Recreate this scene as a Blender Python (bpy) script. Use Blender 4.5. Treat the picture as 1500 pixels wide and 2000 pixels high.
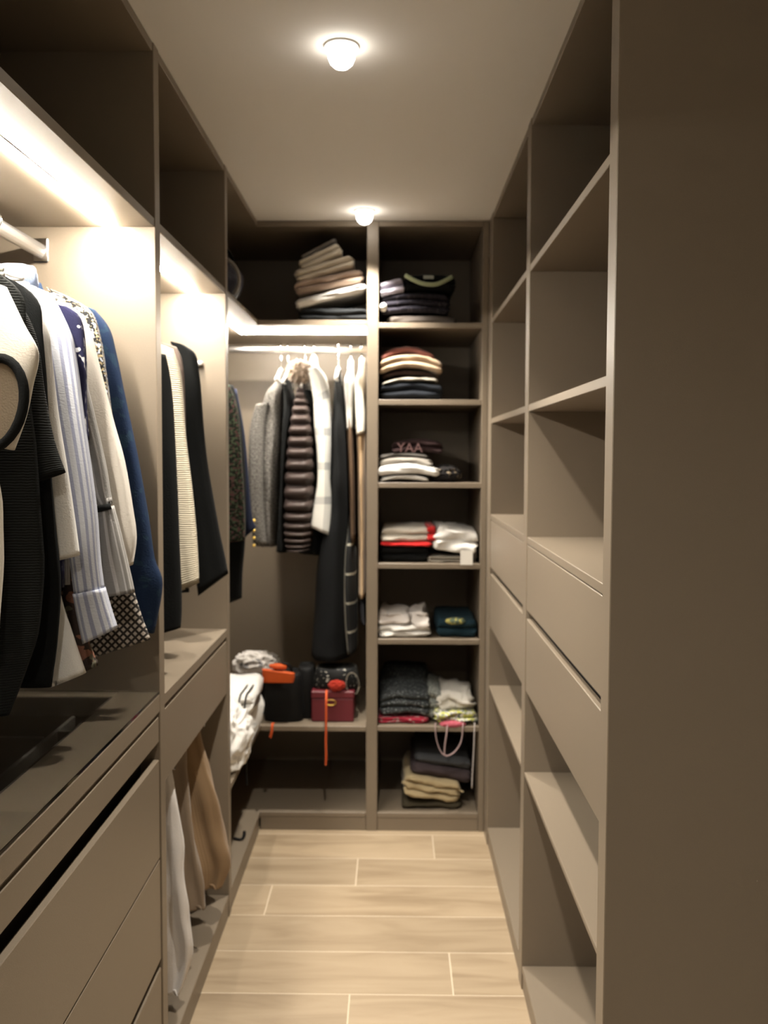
import bpy, bmesh, math, random
from mathutils import Vector, Matrix, noise
C = bpy.context.scene.collection
for o in list(bpy.data.objects): bpy.data.objects.remove(o)
sc = bpy.context.scene
# ---------------------------------------------------------------- camera
F = 1700.0; CAM_Z = 1.50
pitch = math.radians(3.04); roll = math.radians(0.18)
yaw = math.atan(20.0 / F * math.cos(pitch))
fw = Vector((-math.sin(yaw)*math.cos(pitch), math.cos(yaw)*math.cos(pitch), -math.sin(pitch)))
rt = Vector((math.cos(yaw), math.sin(yaw), 0)); up = rt.cross(fw)
rt2 = math.cos(roll)*rt + math.sin(roll)*up; up2 = -math.sin(roll)*rt + math.cos(roll)*up
cd = bpy.data.cameras.new('camera'); cam = bpy.data.objects.new('camera', cd); C.objects.link(cam)
M = Matrix((( rt2.x, up2.x, -fw.x, 0), (rt2.y, up2.y, -fw.y, 0), (rt2.z, up2.z, -fw.z, CAM_Z), (0, 0, 0, 1)))
cam.matrix_world = M
cd.sensor_fit = 'HORIZONTAL'; cd.sensor_width = 36; cd.lens = 36*F/1500.0
cd.shift_y = -(1000-978.28)/1500.0; cd.clip_start = 0.05
cd.dof.use_dof = True; cd.dof.focus_distance = 1.25; cd.dof.aperture_fstop = 7.0
sc.camera = cam
# ---------------------------------------------------------------- world, lights, exposure
w = bpy.data.worlds.new('dim_interior'); sc.world = w; w.use_nodes = True
w.node_tree.nodes['Background'].inputs[0].default_value = (1, .9, .78, 1)
w.node_tree.nodes['Background'].inputs[1].default_value = 0.004
sc.view_settings.view_transform = 'Standard'; sc.view_settings.look = 'None'
sc.view_settings.gamma = 1; sc.view_settings.use_curve_mapping = False
sc.view_settings.exposure = 0.9
LED_STRENGTH = 250.0; SPOT_W = 66.0; LENS_STRENGTH = 7.5
LAMPS = [(-.115, -.25), (-.12, 1.97), (-.114, 3.27)]  # first lamp is unseen, added to brighten the right end panel
sc.cycles.max_bounces = 8; sc.cycles.diffuse_bounces = 3
# ---------------------------------------------------------------- materials
def nmat(name):
    m = bpy.data.materials.new(name); m.use_nodes = True
    return m, m.node_tree.nodes, m.node_tree.links, m.node_tree.nodes['Principled BSDF']
def plain(name, col, rough=.6, metal=0, emit=None, es=0, bump=0, bscale=60, var=0):
    m, N, L, b = nmat(name)
    b.inputs['Base Color'].default_value = (*col, 1); b.inputs['Roughness'].default_value = rough
    b.inputs['Metallic'].default_value = metal
    if emit: b.inputs['Emission Color'].default_value = (*emit, 1); b.inputs['Emission Strength'].default_value = es
    if bump or var:
        tc = N.new('ShaderNodeTexCoord'); n = N.new('ShaderNodeTexNoise')
        n.inputs['Scale'].default_value = bscale; n.inputs['Detail'].default_value = 4
        L.new(tc.outputs['Object'], n.inputs['Vector'])
        if bump:
            bp = N.new('ShaderNodeBump'); bp.inputs['Strength'].default_value = bump; bp.inputs['Distance'].default_value = .002
            L.new(n.outputs['Fac'], bp.inputs['Height']); L.new(bp.outputs[0], b.inputs['Normal'])
        if var:
            mx = N.new('ShaderNodeMixRGB'); mx.inputs[1].default_value = (*[c*(1-var) for c in col], 1)
            mx.inputs[2].default_value = (*[min(1, c*(1+var)) for c in col], 1)
            L.new(n.outputs['Fac'], mx.inputs[0]); L.new(mx.outputs[0], b.inputs['Base Color'])
    return m
def fab(name, c1, kind='plain', c2=(1, 1, 1), f=60, rough=.9, thr=.5, bump=.35, c3=None, sheen=.15, uv=True):
    m, N, L, b = nmat(name)
    b.inputs['Roughness'].default_value = rough
    b.inputs['Sheen Weight'].default_value = sheen if max(c1) > .2 else .01
    b.inputs['Specular IOR Level'].default_value = .15
    tc = N.new('ShaderNodeTexCoord'); src = tc.outputs['UV' if uv else 'Object']
    if not uv:
        s0 = N.new('ShaderNodeSeparateXYZ'); c0 = N.new('ShaderNodeCombineXYZ'); L.new(src, s0.inputs[0])
        L.new(s0.outputs[0], c0.inputs[0]); L.new(s0.outputs[2], c0.inputs[1]); L.new(s0.outputs[1], c0.inputs[2]); src = c0.outputs[0]
    def noise_(scale, det=3, vec=src):
        n = N.new('ShaderNodeTexNoise'); n.inputs['Scale'].default_value = scale; n.inputs['Detail'].default_value = det
        L.new(vec, n.inputs['Vector']); return n
    def mix(fac, a, c):
        x = N.new('ShaderNodeMixRGB')
        for i, v in ((1, a), (2, c)):
            if isinstance(v, tuple): x.inputs[i].default_value = (*v, 1)
            else: L.new(v, x.inputs[i])
        if isinstance(fac, float): x.inputs[0].default_value = fac
        else: L.new(fac, x.inputs[0])
        return x.outputs[0]
    def math_(op, a, v=None):
        x = N.new('ShaderNodeMath'); x.operation = op
        L.new(a, x.inputs[0])
        if v is not None:
            if isinstance(v, (int, float)): x.inputs[1].default_value = v
            else: L.new(v, x.inputs[1])
        return x.outputs[0]
    def sep():
        s = N.new('ShaderNodeSeparateXYZ'); L.new(src, s.inputs[0]); return s
    def stripe(out, freq, width):
        return math_('LESS_THAN', math_('FRACT', math_('MULTIPLY', out, freq)), width)
    col = None; s = sep()
    if kind == 'stripes': col = mix(stripe(s.outputs[0], f, thr), c1, c2)
    elif kind == 'hstripes': col = mix(stripe(s.outputs[1], f, thr), c1, c2)
    elif kind == 'plaid':
        a = stripe(s.outputs[0], f, thr); c = stripe(s.outputs[1], f*.8, thr)
        k = math_('MULTIPLY', math_('ADD', a, c), .5)
        col = mix(k, c1, c2)
    elif kind == 'check':
        a = stripe(s.outputs[0], f, thr); c = stripe(s.outputs[1], f*.28, thr*.5)
        col = mix(math_('MAXIMUM', a, c), c1, c2)
    elif kind == 'tweed':
        n1 = noise_(240, 1); wv = N.new('ShaderNodeTexChecker'); wv.inputs['Scale'].default_value = f
        L.new(src, wv.inputs['Vector'])
        k = math_('ADD', math_('MULTIPLY', wv.outputs['Fac'], .35), math_('MULTIPLY', math_('SUBTRACT', n1.outputs['Fac'], .35), 2.0))
        cl = N.new('ShaderNodeClamp'); L.new(k, cl.inputs[0]); col = mix(cl.outputs[0], c1, c2)
    elif kind == 'speckle':
        n1 = noise_(f, 2); k = math_('GREATER_THAN', n1.outputs['Fac'], thr); col = mix(k, c1, c2)
        if c3:
            mp = N.new('ShaderNodeVectorMath'); mp.operation = 'ADD'; mp.inputs[1].default_value = (3.3, 7.1, 1); L.new(src, mp.inputs[0])
            n2 = noise_(f*.8, 2, mp.outputs[0]); col = mix(math_('GREATER_THAN', n2.outputs['Fac'], thr+.02), col, c3)
    elif kind == 'lattice':
        a = math_('ADD', s.outputs[0], s.outputs[1]); c = math_('SUBTRACT', s.outputs[0], s.outputs[1])
        k = math_('MAXIMUM', stripe(a, f, thr), stripe(c, f, thr)); col = mix(k, c1, c2)
    n0 = noise_(14, 4)
    base = col if col is not None else c1
    dark = tuple(c*.86 for c in c1)
    x = N.new('ShaderNodeMixRGB'); x.blend_type = 'MULTIPLY'; x.inputs[2].default_value = (.86, .86, .86, 1)
    L.new(n0.outputs['Fac'], x.inputs[0])
    if isinstance(base, tuple): x.inputs[1].default_value = (*base, 1)
    else: L.new(base, x.inputs[1])
    L.new(x.outputs[0], b.inputs['Base Color'])
    if bump:
        nb = noise_(f if kind == 'knit' else 320, 2)
        h = nb.outputs['Fac']
        if kind == 'knit':
            wv = N.new('ShaderNodeTexWave'); wv.inputs['Scale'].default_value = f; wv.bands_direction = 'Y'
            L.new(src, wv.inputs['Vector']); wv.inputs['Distortion'].default_value = 2; h = wv.outputs['Fac']
        bp = N.new('ShaderNodeBump'); bp.inputs['Strength'].default_value = bump; bp.inputs['Distance'].default_value = .003
        L.new(h, bp.inputs['Height']); L.new(bp.outputs[0], b.inputs['Normal'])
    return m
CARC = plain('taupe_laminate', (.215, .172, .125), .42, bump=.12, bscale=500, var=.05)
DARKT = plain('charcoal_tray', (.03, .028, .026), .8)
BRIM = plain('dark_recess', (.06, .05, .04), .8)  # shade in the gaps between drawers, put into the colour
WALLM = plain('painted_plaster', (.42, .39, .34), .9, bump=.1, bscale=90)
CEILM = plain('ceiling_paint', (.90, .875, .83), .9, bump=.08, bscale=120)
ALU = plain('brushed_aluminium', (.75, .73, .70), .32, 1.0)
CHROME = plain('chrome', (.8, .8, .8), .15, 1.0)
GOLD = plain('gold_metal', (.75, .52, .12), .3, 1.0)
WPLAST = plain('white_plastic', (.82, .80, .76), .4)
LEDM = plain('led_diffuser', (.9, .85, .75), .5, emit=(1, .93, .82), es=LED_STRENGTH)
LENSM = plain('lamp_lens', (.9, .9, .9), .5, emit=(1, .93, .83), es=LENS_STRENGTH)
def glass_mat():
    m, N, L, b = nmat('clear_glass')
    b.inputs['Base Color'].default_value = (.90, .90, .87, 1); b.inputs['Roughness'].default_value = .03
    b.inputs['Transmission Weight'].default_value = 1.0; b.inputs['IOR'].default_value = 1.45
    return m
GLASS = glass_mat()
def wood_mat():
    m, N, L, b = nmat('oak_look_porcelain')
    tc = N.new('ShaderNodeTexCoord'); oi = N.new('ShaderNodeObjectInfo')
    ad = N.new('ShaderNodeVectorMath'); ad.operation = 'ADD'; L.new(tc.outputs['Object'], ad.inputs[0])
    cb = N.new('ShaderNodeCombineXYZ')
    mu = N.new('ShaderNodeMath'); mu.operation = 'MULTIPLY'; mu.inputs[1].default_value = 37; L.new(oi.outputs['Random'], mu.inputs[0])
    L.new(mu.outputs[0], cb.inputs[0]); L.new(mu.outputs[0], cb.inputs[1]); L.new(cb.outputs[0], ad.inputs[1])
    mp = N.new('ShaderNodeMapping'); mp.inputs['Scale'].default_value = (1.3, 9, 1); L.new(ad.outputs[0], mp.inputs['Vector'])
    n = N.new('ShaderNodeTexNoise'); n.inputs['Scale'].default_value = 1.6; n.inputs['Detail'].default_value = 8; n.inputs['Distortion'].default_value = 1.1
    L.new(mp.outputs[0], n.inputs['Vector'])
    cr = N.new('ShaderNodeValToRGB'); e = cr.color_ramp.elements
    e[0].position = .22; e[0].color = (.27, .195, .120, 1); e[1].position = .52; e[1].color = (.40, .305, .200, 1)
    x = e.new(.75); x.color = (.45, .35, .235, 1)
    L.new(n.outputs['Fac'], cr.inputs[0])
    hv = N.new('ShaderNodeMixRGB'); hv.blend_type = 'MULTIPLY'; hv.inputs[0].default_value = 1
    mr = N.new('ShaderNodeMapRange'); mr.inputs[3].default_value = .88; mr.inputs[4].default_value = 1.06
    L.new(oi.outputs['Random'], mr.inputs[0]); L.new(mr.outputs[0], hv.inputs[2]); L.new(cr.outputs[0], hv.inputs[1])
    L.new(hv.outputs[0], b.inputs['Base Color']); b.inputs['Roughness'].default_value = .42
    bp = N.new('ShaderNodeBump'); bp.inputs['Strength'].default_value = .12; bp.inputs['Distance'].default_value = .002
    L.new(n.outputs['Fac'], bp.inputs['Height']); L.new(bp.outputs[0], b.inputs['Normal'])
    return m
WOOD = wood_mat(); GROUT = plain('pale_grout', (.62, .52, .39), .9)
# ---------------------------------------------------------------- helpers
OFF = {}
def thing(name, label, cat, loc, group=None):
    o = bpy.data.objects.new(name, None); C.objects.link(o); o.location = loc; o.empty_display_size = .05
    o['label'] = label; o['category'] = cat
    if group: o['group'] = group
    OFF[o.name] = Vector(loc); return o
def tag(o, label, cat, group=None):
    o['label'] = label; o['category'] = cat
    if group: o['group'] = group
    return o
def mesh(name, verts, faces, mat, parent=None, uvs=None, smooth=False, origin=None):
    """verts in world metres; a child is shifted by its root's position"""
    if parent is not None: off = OFF[parent.name]
    elif origin is not None: off = Vector(origin)
    else:
        n = len(verts); off = Vector((sum(v[0] for v in verts)/n, sum(v[1] for v in verts)/n, min(v[2] for v in verts)))
    me = bpy.data.meshes.new(name); me.from_pydata([Vector(v)-off for v in verts], [], faces)
    if uvs:
        ul = me.uv_layers.new(name='UVMap')
        for lp in me.loops: ul.data[lp.index].uv = uvs[lp.vertex_index]
    me.materials.append(mat)
    if smooth: me.polygons.foreach_set('use_smooth', [True]*len(me.polygons))
    o = bpy.data.objects.new(name, me); C.objects.link(o)
    bm = bmesh.new(); bm.from_mesh(me); bmesh.ops.recalc_face_normals(bm, faces=bm.faces); bm.to_mesh(me); bm.free()
    if parent is not None: o.parent = parent; OFF[o.name] = off
    else: o.location = off; OFF[o.name] = off
    return o
def box(name, x0, x1, y0, y1, z0, z1, mat, parent=None, bev=.0012, rot=None):
    bm = bmesh.new(); bmesh.ops.create_cube(bm, size=1)
    for v in bm.verts:
        v.co = Vector(((x0+x1)/2+v.co.x*(x1-x0), (y0+y1)/2+v.co.y*(y1-y0), (z0+z1)/2+v.co.z*(z1-z0)))
    if bev: bmesh.ops.bevel(bm, geom=bm.edges[:], offset=bev, segments=1, affect='EDGES')
    if rot:
        c = Vector(((x0+x1)/2, (y0+y1)/2, (z0+z1)/2)); bmesh.ops.rotate(bm, verts=bm.verts, cent=c, matrix=Matrix.Rotation(rot[1], 3, rot[0]))
    vs = [v.co.copy() for v in bm.verts]; bm.verts.index_update(); fs = [[v.index for v in f.verts] for f in bm.faces]; bm.free()
    return mesh(name, vs, fs, mat, parent)
def structure(o): o['kind'] = 'structure'; return o
def catmull(P, n):
    out = []
    for i in range(len(P)-1):
        p0 = P[max(i-1, 0)]; p1 = P[i]; p2 = P[i+1]; p3 = P[min(i+2, len(P)-1)]
        for k in range(n):
            t = k/n
            out.append(tuple(.5*((2*b)+(-a+c)*t+(2*a-5*b+4*c-d)*t*t+(-a+3*b-3*c+d)*t**3) for a, b, c, d in zip(p0, p1, p2, p3)))
    out.append(tuple(P[-1])); return out
def loft(name, rows, Y, th, mat, parent=None, n=5, m=26, amp=.10, k=5, seed=0, quilt=0, ends=(1, 1), power=.75, curl=0, frill=0):
    """cloth volume: rows are (xL, zL, xR, zR) from top to bottom; th = half depth along Y (number or one per row)"""
    if not isinstance(th, (list, tuple)): th = [th]*len(rows)
    R = catmull([tuple(r)+(t,) for r, t in zip(rows, th)], n)
    verts, uvs = [], []; L = 0; prev = None; rnd = random.Random(seed+7); ph = [rnd.uniform(0, 6.3) for _ in range(4)]
    tot = len(R)-1; circ = 2.15*sum(math.hypot(r[2]-r[0], r[3]-r[1]) for r in R)/len(R)
    for i, (xl, zl, xr, zr, t) in enumerate(R):
        c = Vector(((xl+xr)/2, Y, (zl+zr)/2)); h = Vector(((xr-xl)/2, 0, (zr-zl)/2))
        if prev is not None: L += (c-prev).length
        prev = c; f = i/tot
        q = 1+quilt*0
        if quilt: q = 1+.24*(abs(math.sin(math.pi*quilt*f))**.55-.6)
        arc = 0; lp = None
        for j in range(m):
            a = 2*math.pi*j/m; ca, sa = math.cos(a), math.sin(a)
            ca2 = math.copysign(abs(ca)**power, ca); sa2 = math.copysign(abs(sa)**power, sa)
            wv = 1+amp*(math.sin(k*a+ph[0]+1.5*f)*.6+.5*math.sin((k+4)*a+ph[1]-2.2*f)+.35*math.sin(2*a+ph[2]+9*f))*min(1, .35+f*1.1)
            nz = noise.noise(Vector((c.x*9+ca*2+seed, Y*3+sa*2, c.z*9)))*amp*.7
            if quilt: wv = 1+.02*math.sin(5*a+ph[0]+3*f); nz *= .5
            wv2 = (wv+nz)*q
            p = c+h*ca2*(1+(nz*.25 if not quilt else (q-1)*.28))+Vector((0, t*sa2*wv2, 0))
            if frill and f > .9: p += Vector((0, 0, frill*math.sin(7*a+ph[3])))
            if curl: p.y += curl*f*f
            verts.append(p)
            if lp is not None: arc += (p-lp).length
            lp = p; uvs.append((j/m*circ, -L))
    faces = [(i*m+j, i*m+(j+1) % m, (i+1)*m+(j+1) % m, (i+1)*m+j) for i in range(tot) for j in range(m)]
    for e, base, s in ((0, 0, -1), (1, tot*m, 1)):
        cc = sum((verts[base+j] for j in range(m)), Vector())/m
        inn = base_in = len(verts)
        for j in range(m):
            v = verts[base+j]; dz = Vector((0, 0, (.012 if e else -.004)))
            verts.append(v.lerp(cc, .12)+dz); uvs.append(uvs[base+j])
        verts.append(cc+Vector((0, 0, .02 if e else -.004))); uvs.append(uvs[base])
        for j in range(m):
            a, b = base+j, base+(j+1) % m; c_, d = base_in+(j+1) % m, base_in+j
            faces.append((a, b, c_, d)); faces.append((d, c_, len(verts)-1))
    return mesh(name, verts, faces, mat, parent, uvs, True)
def tube(name, pts, r, mat, parent=None, m=8, flat=1.0, closed=False, nseg=1):
    pts = [Vector(p) for p in (catmull([tuple(p) for p in pts], nseg) if nseg > 1 else pts)]
    verts, uvs = [], []; N = len(pts); upv = Vector((0, 0, 1)); u = None; L = 0
    for i, p in enumerate(pts):
        d = (pts[(i+1) % N if closed else min(i+1, N-1)]-pts[(i-1) % N if closed else max(i-1, 0)]).normalized()
        if u is None:
            u = d.cross(upv) if abs(d.z) < .95 else d.cross(Vector((0, 1, 0)))
        u = (u-d*u.dot(d)).normalized(); v = d.cross(u)
        if i: L += (p-pts[i-1]).length
        for j in range(m):
            a = 2*math.pi*j/m; verts.append(p+u*math.cos(a)*r+v*math.sin(a)*r*flat); uvs.append((r*a, L))
    rows = N if closed else N-1
    faces = [(i*m+j, i*m+(j+1) % m, ((i+1) % N)*m+(j+1) % m, ((i+1) % N)*m+j) for i in range(rows) for j in range(m)]
    if not closed: faces += [tuple(range(m)), tuple((N-1)*m+j for j in range(m))]
    return mesh(name, verts, faces, mat, parent, uvs, True)
def fold(name, x, w, y0, d, z, h, mat, parent=None, layers=2, tilt=0, bend=0, seed=0, nx=22, rough=.0035, slope=0, ytw=0):
    """folded textile: stacked folds rounded towards the front (y0 = front edge), z = underside"""
    prof = []
    nb = 10
    for i in range(7): prof.append((d*(1-i/6*.94), 0, 0))                     # underside, back to front
    tot = layers*nb
    for i in range(1, tot):                                                    # folded front edge
        s = i/tot; prof.append((d*.06-.02*abs(math.sin(math.pi*layers*s))**.55, s, 1))
    for i in range(7): prof.append((d*(.06+i/6*.94), 1, 0))
    m = len(prof); verts, uvs = [], []; rnd = random.Random(seed)
    ox = rnd.uniform(0, 50)
    for i in range(nx+1):
        s = i/nx; e = abs(2*s-1); sh = 1-.0*e
        endr = (1-max(0, (e-.86)/.14)**2*.5)
        for yy, zz, fr in prof:
            xx = (s-.5)*w; zc = h/2+(zz-.5)*h*endr
            nv = noise.noise(Vector((xx*16+ox, yy*14, zz*2.2+seed)))
            nv2 = noise.noise(Vector((xx*45+ox, yy*40, zz*5+seed)))
            Y = y0+yy+(1-endr)*.02*(1 if fr else 0)+nv*rough*2.4+ytw*xx
            Z = zc+nv*rough*1.3*(1 if zz > 0 else .15)+nv2*rough*.6*(zz > 0)+bend*(1-(2*s-1)**2)+slope*(yy/d)
            X = xx+nv2*rough*1.2+(noise.noise(Vector((zz*5+ox, yy*6, seed)))*rough*3 if e > .8 else 0)
            verts.append(Vector((X, Y, Z))); uvs.append((xx, yy+zz*h))
    faces = [(i*m+j, i*m+(j+1) % m, (i+1)*m+(j+1) % m, (i+1)*m+j) for i in range(nx) for j in range(m)]
    faces += [tuple(range(m)), tuple(nx*m+j for j in range(m))]
    t = math.radians(tilt); ca, sa = math.cos(t), math.sin(t)
    vv = []
    for v in verts:
        X = v.x*ca-v.z*sa; Z = v.x*sa+v.z*ca; vv.append(Vector((X+x, v.y, Z+z)))
    zm = min(v.z for v in vv)
    return mesh(name, vv, faces, mat, parent, uvs, True)
def crumple(name, c, r, mat, parent=None, seed=0, amp=.25, freq=3.2, sub=5, floor_z=None, ridge=True, boxy=1.0):
    bm = bmesh.new(); bmesh.ops.create_icosphere(bm, subdivisions=sub, radius=1)
    vs = []; uvs = []
    for v in bm.verts:
        p = v.co.normalized(); q = p*freq+Vector((seed*3.1, seed, 0))
        n1 = noise.noise(q); n2 = noise.noise(q*2.3); n3 = noise.noise(q*5)
        if ridge: dsp = amp*((1-abs(n1)*2)*.6+(1-abs(n2)*2)*.35+n3*.12-.4)
        else: dsp = amp*(n1+.4*n2+.2*n3)
        if boxy != 1: p = Vector([math.copysign(abs(c_)**boxy, c_) for c_ in p])
        p = p*(1+dsp); P = Vector((c[0]+p.x*r[0], c[1]+p.y*r[1], c[2]+p.z*r[2]))
        if floor_z is not None and P.z < floor_z: P.z = floor_z+.0005*(1+n3)
        vs.append(P); uvs.append((p.x*r[0]+p.y*r[1], p.z*r[2]))
    bm.verts.index_update(); fs = [[v.index for v in f.verts] for f in bm.faces]; bm.free()
    return mesh(name, vs, fs, mat, parent, uvs, True)
def ellipse_pts(cx, cy, cz, rx, rz, n=28, tilt=0, ay=0):
    out = []
    for i in range(n):
        a = 2*math.pi*i/n; x = rx*math.cos(a); z = rz*math.sin(a); t = tilt
        out.append((cx+x*math.cos(t)-z*math.sin(t), cy+ay*z, cz+x*math.sin(t)+z*math.cos(t)))
    return out
def letter_text(name, s, size, loc, rot, mat, parent):
    cu = bpy.data.curves.new(name, 'FONT'); cu.body = s; cu.size = size; cu.extrude = .0008; cu.align_x = 'CENTER'
    to = bpy.data.objects.new(name+'_curve', cu); C.objects.link(to)
    dg = bpy.context.evaluated_depsgraph_get(); me = bpy.data.meshes.new_from_object(to.evaluated_get(dg)); bpy.data.objects.remove(to)
    MR = Matrix.Rotation(rot, 4, 'Y') @ Matrix.Rotation(math.pi/2, 4, 'X')
    vs = [MR @ v.co + Vector(loc) for v in me.vertices]; fs = [list(p.vertices) for p in me.polygons]
    return mesh(name, vs, fs, mat, parent)
# ================================================================ ROOM
ZC = 2.40; YB = 3.40; YW = 4.02; XL = -.53; XR = .362; XLW = -1.15; XRW = .97; YN = -.55
fl = structure(box('floor', XLW-.1, XRW+.1, YN-.1, YW+.1, -.06, -.0010, GROUT, bev=0))
ytop = [3.365, 3.161, 2.957, 2.757, 2.553, 2.346]
while ytop[-1] > YN: ytop.append(ytop[-1]-.204)
ytop.insert(0, 3.569)
jx = {3.365: .155, 3.161: -.13, 2.957: -.42, 2.757: -.62, 2.553: .17, 2.346: -.119}
for i in range(len(ytop)-1):
    y1, y0 = ytop[i], ytop[i+1]; j = jx.get(y1, -.119-.29*(i-6)); 
    while j > XLW: j -= 1.2
    x = j
    while x < .5:
        a, b = max(x, -.75), min(x+1.2, .55)
        if b-a > .04: box('plank', a+.0019, b-.0019, y0+.0019, y1-.0019, -.004, .0, WOOD, fl, bev=.0008).location.z = 0
        x += 1.2
structure(box('ceiling', XLW-.1, XRW+.1, YN-.1, YW+.1, ZC, ZC+.08, CEILM, bev=0))
structure(box('wall_left', XLW-.1, XLW, YN-.1, YW+.1, -.06, ZC, WALLM, bev=0))
structure(box('wall_right', XRW, XRW+.1, YN-.1, YW+.1, -.06, ZC, WALLM, bev=0))
structure(box('wall_back', XLW, XRW, YW, YW+.1, -.06, ZC, WALLM, bev=0))
structure(box('wall_front', XLW, XRW, YN-.1, YN, -.06, ZC, WALLM, bev=0))
# ================================================================ downlights
for i, (lx, ly) in enumerate(LAMPS):
    lab = ['round recessed ceiling spotlight behind the camera above the entrance', 'large glowing round ceiling spotlight near the top of the picture',
           'small glowing round ceiling spotlight close to the back cabinet divider'][i]
    t = thing('ceiling_spotlight', lab, 'ceiling light', (lx, ly, ZC), 'recessed ceiling spotlights')
    def ring(r0, r1, z0, z1, nm, mt):
        n = 32; vs = []; fs = []
        for r, z in ((r0, z0), (r1, z0), (r1, z1), (r0, z1)):
            for k in range(n): vs.append((lx+r*math.cos(2*math.pi*k/n), ly+r*math.sin(2*math.pi*k/n), z))
        for q in range(4):
            for k in range(n): fs.append((q*n+k, q*n+(k+1) % n, ((q+1) % 4)*n+(k+1) % n, ((q+1) % 4)*n+k))
        return mesh(nm, vs, fs, mt, t, smooth=False)
    ring(.0315, .038, ZC-.004, ZC-.0005, 'bezel', WPLAST)
    n = 32; prof = [(.031, .0006), (.031, .012), (.030, .026), (.025, .038), (.016, .046), (.006, .0495)]  # dome drawn long to imitate the lamp's bloom and ceiling halo
    vs = [(lx+r*math.cos(2*math.pi*k/n), ly+r*math.sin(2*math.pi*k/n), ZC-d) for r, d in prof for k in range(n)]+[(lx, ly, ZC-.050)]
    q = len(prof)-1
    mesh('bulb', vs, [(a*n+k, a*n+(k+1) % n, (a+1)*n+(k+1) % n, (a+1)*n+k) for a in range(q) for k in range(n)]+[(q*n+k, q*n+(k+1) % n, len(vs)-1) for k in range(n)], LENSM, t, smooth=True)
    ld = bpy.data.lights.new('spot_beam', 'SPOT'); ld.energy = SPOT_W*(.5 if i == 0 else 1); ld.spot_size = math.radians(150 if i == 0 else 96); ld.spot_blend = .8
    ld.shadow_soft_size = .022; ld.color = (1, .93, .82)
    lo = bpy.data.objects.new('spot_beam', ld); C.objects.link(lo); lo.parent = t; lo.location = (0, 0, -.06)
# ================================================================ CABINETS
T = .018
def led(x0, x1, y0, y1, z, parent, name='led_strip'):
    """aluminium channel with a diffuser under a shelf"""
    b = box('led_channel', x0-.002, x1+.002, y0, y1, z-.002, z-.0003, ALU, parent, bev=.0005)
    return box(name, x0, x1, y0+.001, y1-.001, z-.0055, z-.002, LEDM, parent, bev=.002)
Z_TOPU = 2.000; Z_TOPT = 2.020
# ---- left unit one
u1 = thing('wardrobe', 'near left open wardrobe unit with lit hanging rail, glass topped counter and drawers', 'wardrobe', (-.83, 1.47, 0), 'built-in wardrobe units')
YA, YBp = 1.00, 1.985
box('side_panel', -1.13, XL, YA-.02, YA+.02, 0, ZC-.002, CARC, u1)
box('side_panel', -1.13, XL, 1.945, 1.985, 0, ZC-.002, CARC, u1)
box('back_panel', -1.148, -1.132, YA+.02, 1.984, .0, ZC-.002, CARC, u1)
box('top_board', -1.13, XL-.002, YA+.021, 1.944, ZC-.022, ZC-.002, CARC, u1)
box('shelf', -1.13, XL-.0015, YA+.021, 1.944, Z_TOPU, Z_TOPT, CARC, u1)
led(-.637, -.623, YA+.03, 1.943, Z_TOPU, u1)
rod = tube('hanging_rail', [(-.783, YA+.022, 1.947), (-.783, 1.943, 1.947)], .011, ALU, u1, m=14, flat=1.5)
box('rail_bracket', -.80, -.766, 1.938, 1.944, 1.922, 1.975, CHROME, u1, bev=.002)
# counter frame
ZG = .955
box('counter_front_rail', -.625, XL-.001, YA+.021, 1.944, .915, ZG, CARC, u1)
box('counter_side_rail', -1.05, -.626, 1.905, 1.944, .915, ZG, CARC, u1)
box('counter_side_rail', -1.05, -.626, YA+.021, YA+.06, .915, ZG, CARC, u1)
box('counter_back_rail', -1.13, -1.051, YA+.021, 1.944, .915, ZG, CARC, u1)
box('glass_top', -1.125, XL-.001, YA+.023, 1.943, ZG+.001, ZG+.008, GLASS, u1, bev=.0008)
box('counter_lip', -.60, XL-.008, YA+.022, 1.943, .905, .915, CARC, u1, bev=0)
for a in ((-.630, -.6255, YA+.061, 1.904), (-1.0505, -1.046, YA+.061, 1.904), (-1.046, -.630, 1.900, 1.9045), (-1.046, -.630, YA+.061, YA+.065)):
    box('opening_liner', a[0], a[1], a[2], a[3], .913, .9535, DARKT, u1, bev=0)  # dark strips added so the lit inner rail faces look black
# drawers
d1 = box('drawer', XL-.019, XL-.003, YA+.023, 1.942, .846, .904, CARC, u1, bev=.0015)
tray = box('drawer_tray', -1.10, -.56, YA+.03, 1.935, .835, .845, DARKT, d1, bev=0)
for a in ((-1.105, -1.095, YA+.03, 1.935), (-.565, -.555, YA+.03, 1.935), (-1.10, -.56, YA+.03, YA+.04), (-1.10, -.56, 1.925, 1.935)):
    box('drawer_side', a[0], a[1], a[2], a[3], .845, .905, DARKT, d1, bev=.001)
for a in ((-.716, -.707, 1.44, 1.90, .03), (-.90, -.892, 1.06, 1.90, .02), (-1.09, -.72, 1.752, 1.76, 0), (-.705, -.566, 1.79, 1.798, 0), (-1.09, -.57, 1.40, 1.408, 0)):
    box('tray_divider', a[0], a[1], a[2], a[3], .846, .912, plain('divider_felt', (.10, .09, .08), .8) if 'divider_felt' not in bpy.data.materials else bpy.data.materials['divider_felt'], d1, bev=.001)
box('drawer', XL-.018, XL-.003, YA+.023, 1.942, .577, .805, CARC, u1, bev=.0015)
box('drawer', XL-.021, XL-.003, YA+.023, 1.942, .338, .573, CARC, u1, bev=.0015)
box('drawer', XL-.021, XL-.003, YA+.023, 1.942, .080, .318, CARC, u1, bev=.0015)
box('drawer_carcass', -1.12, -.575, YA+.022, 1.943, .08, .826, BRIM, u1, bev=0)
box('plinth', XL-.04, XL-.02, YA+.02, 1.944, 0, .078, CARC, u1)
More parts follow.
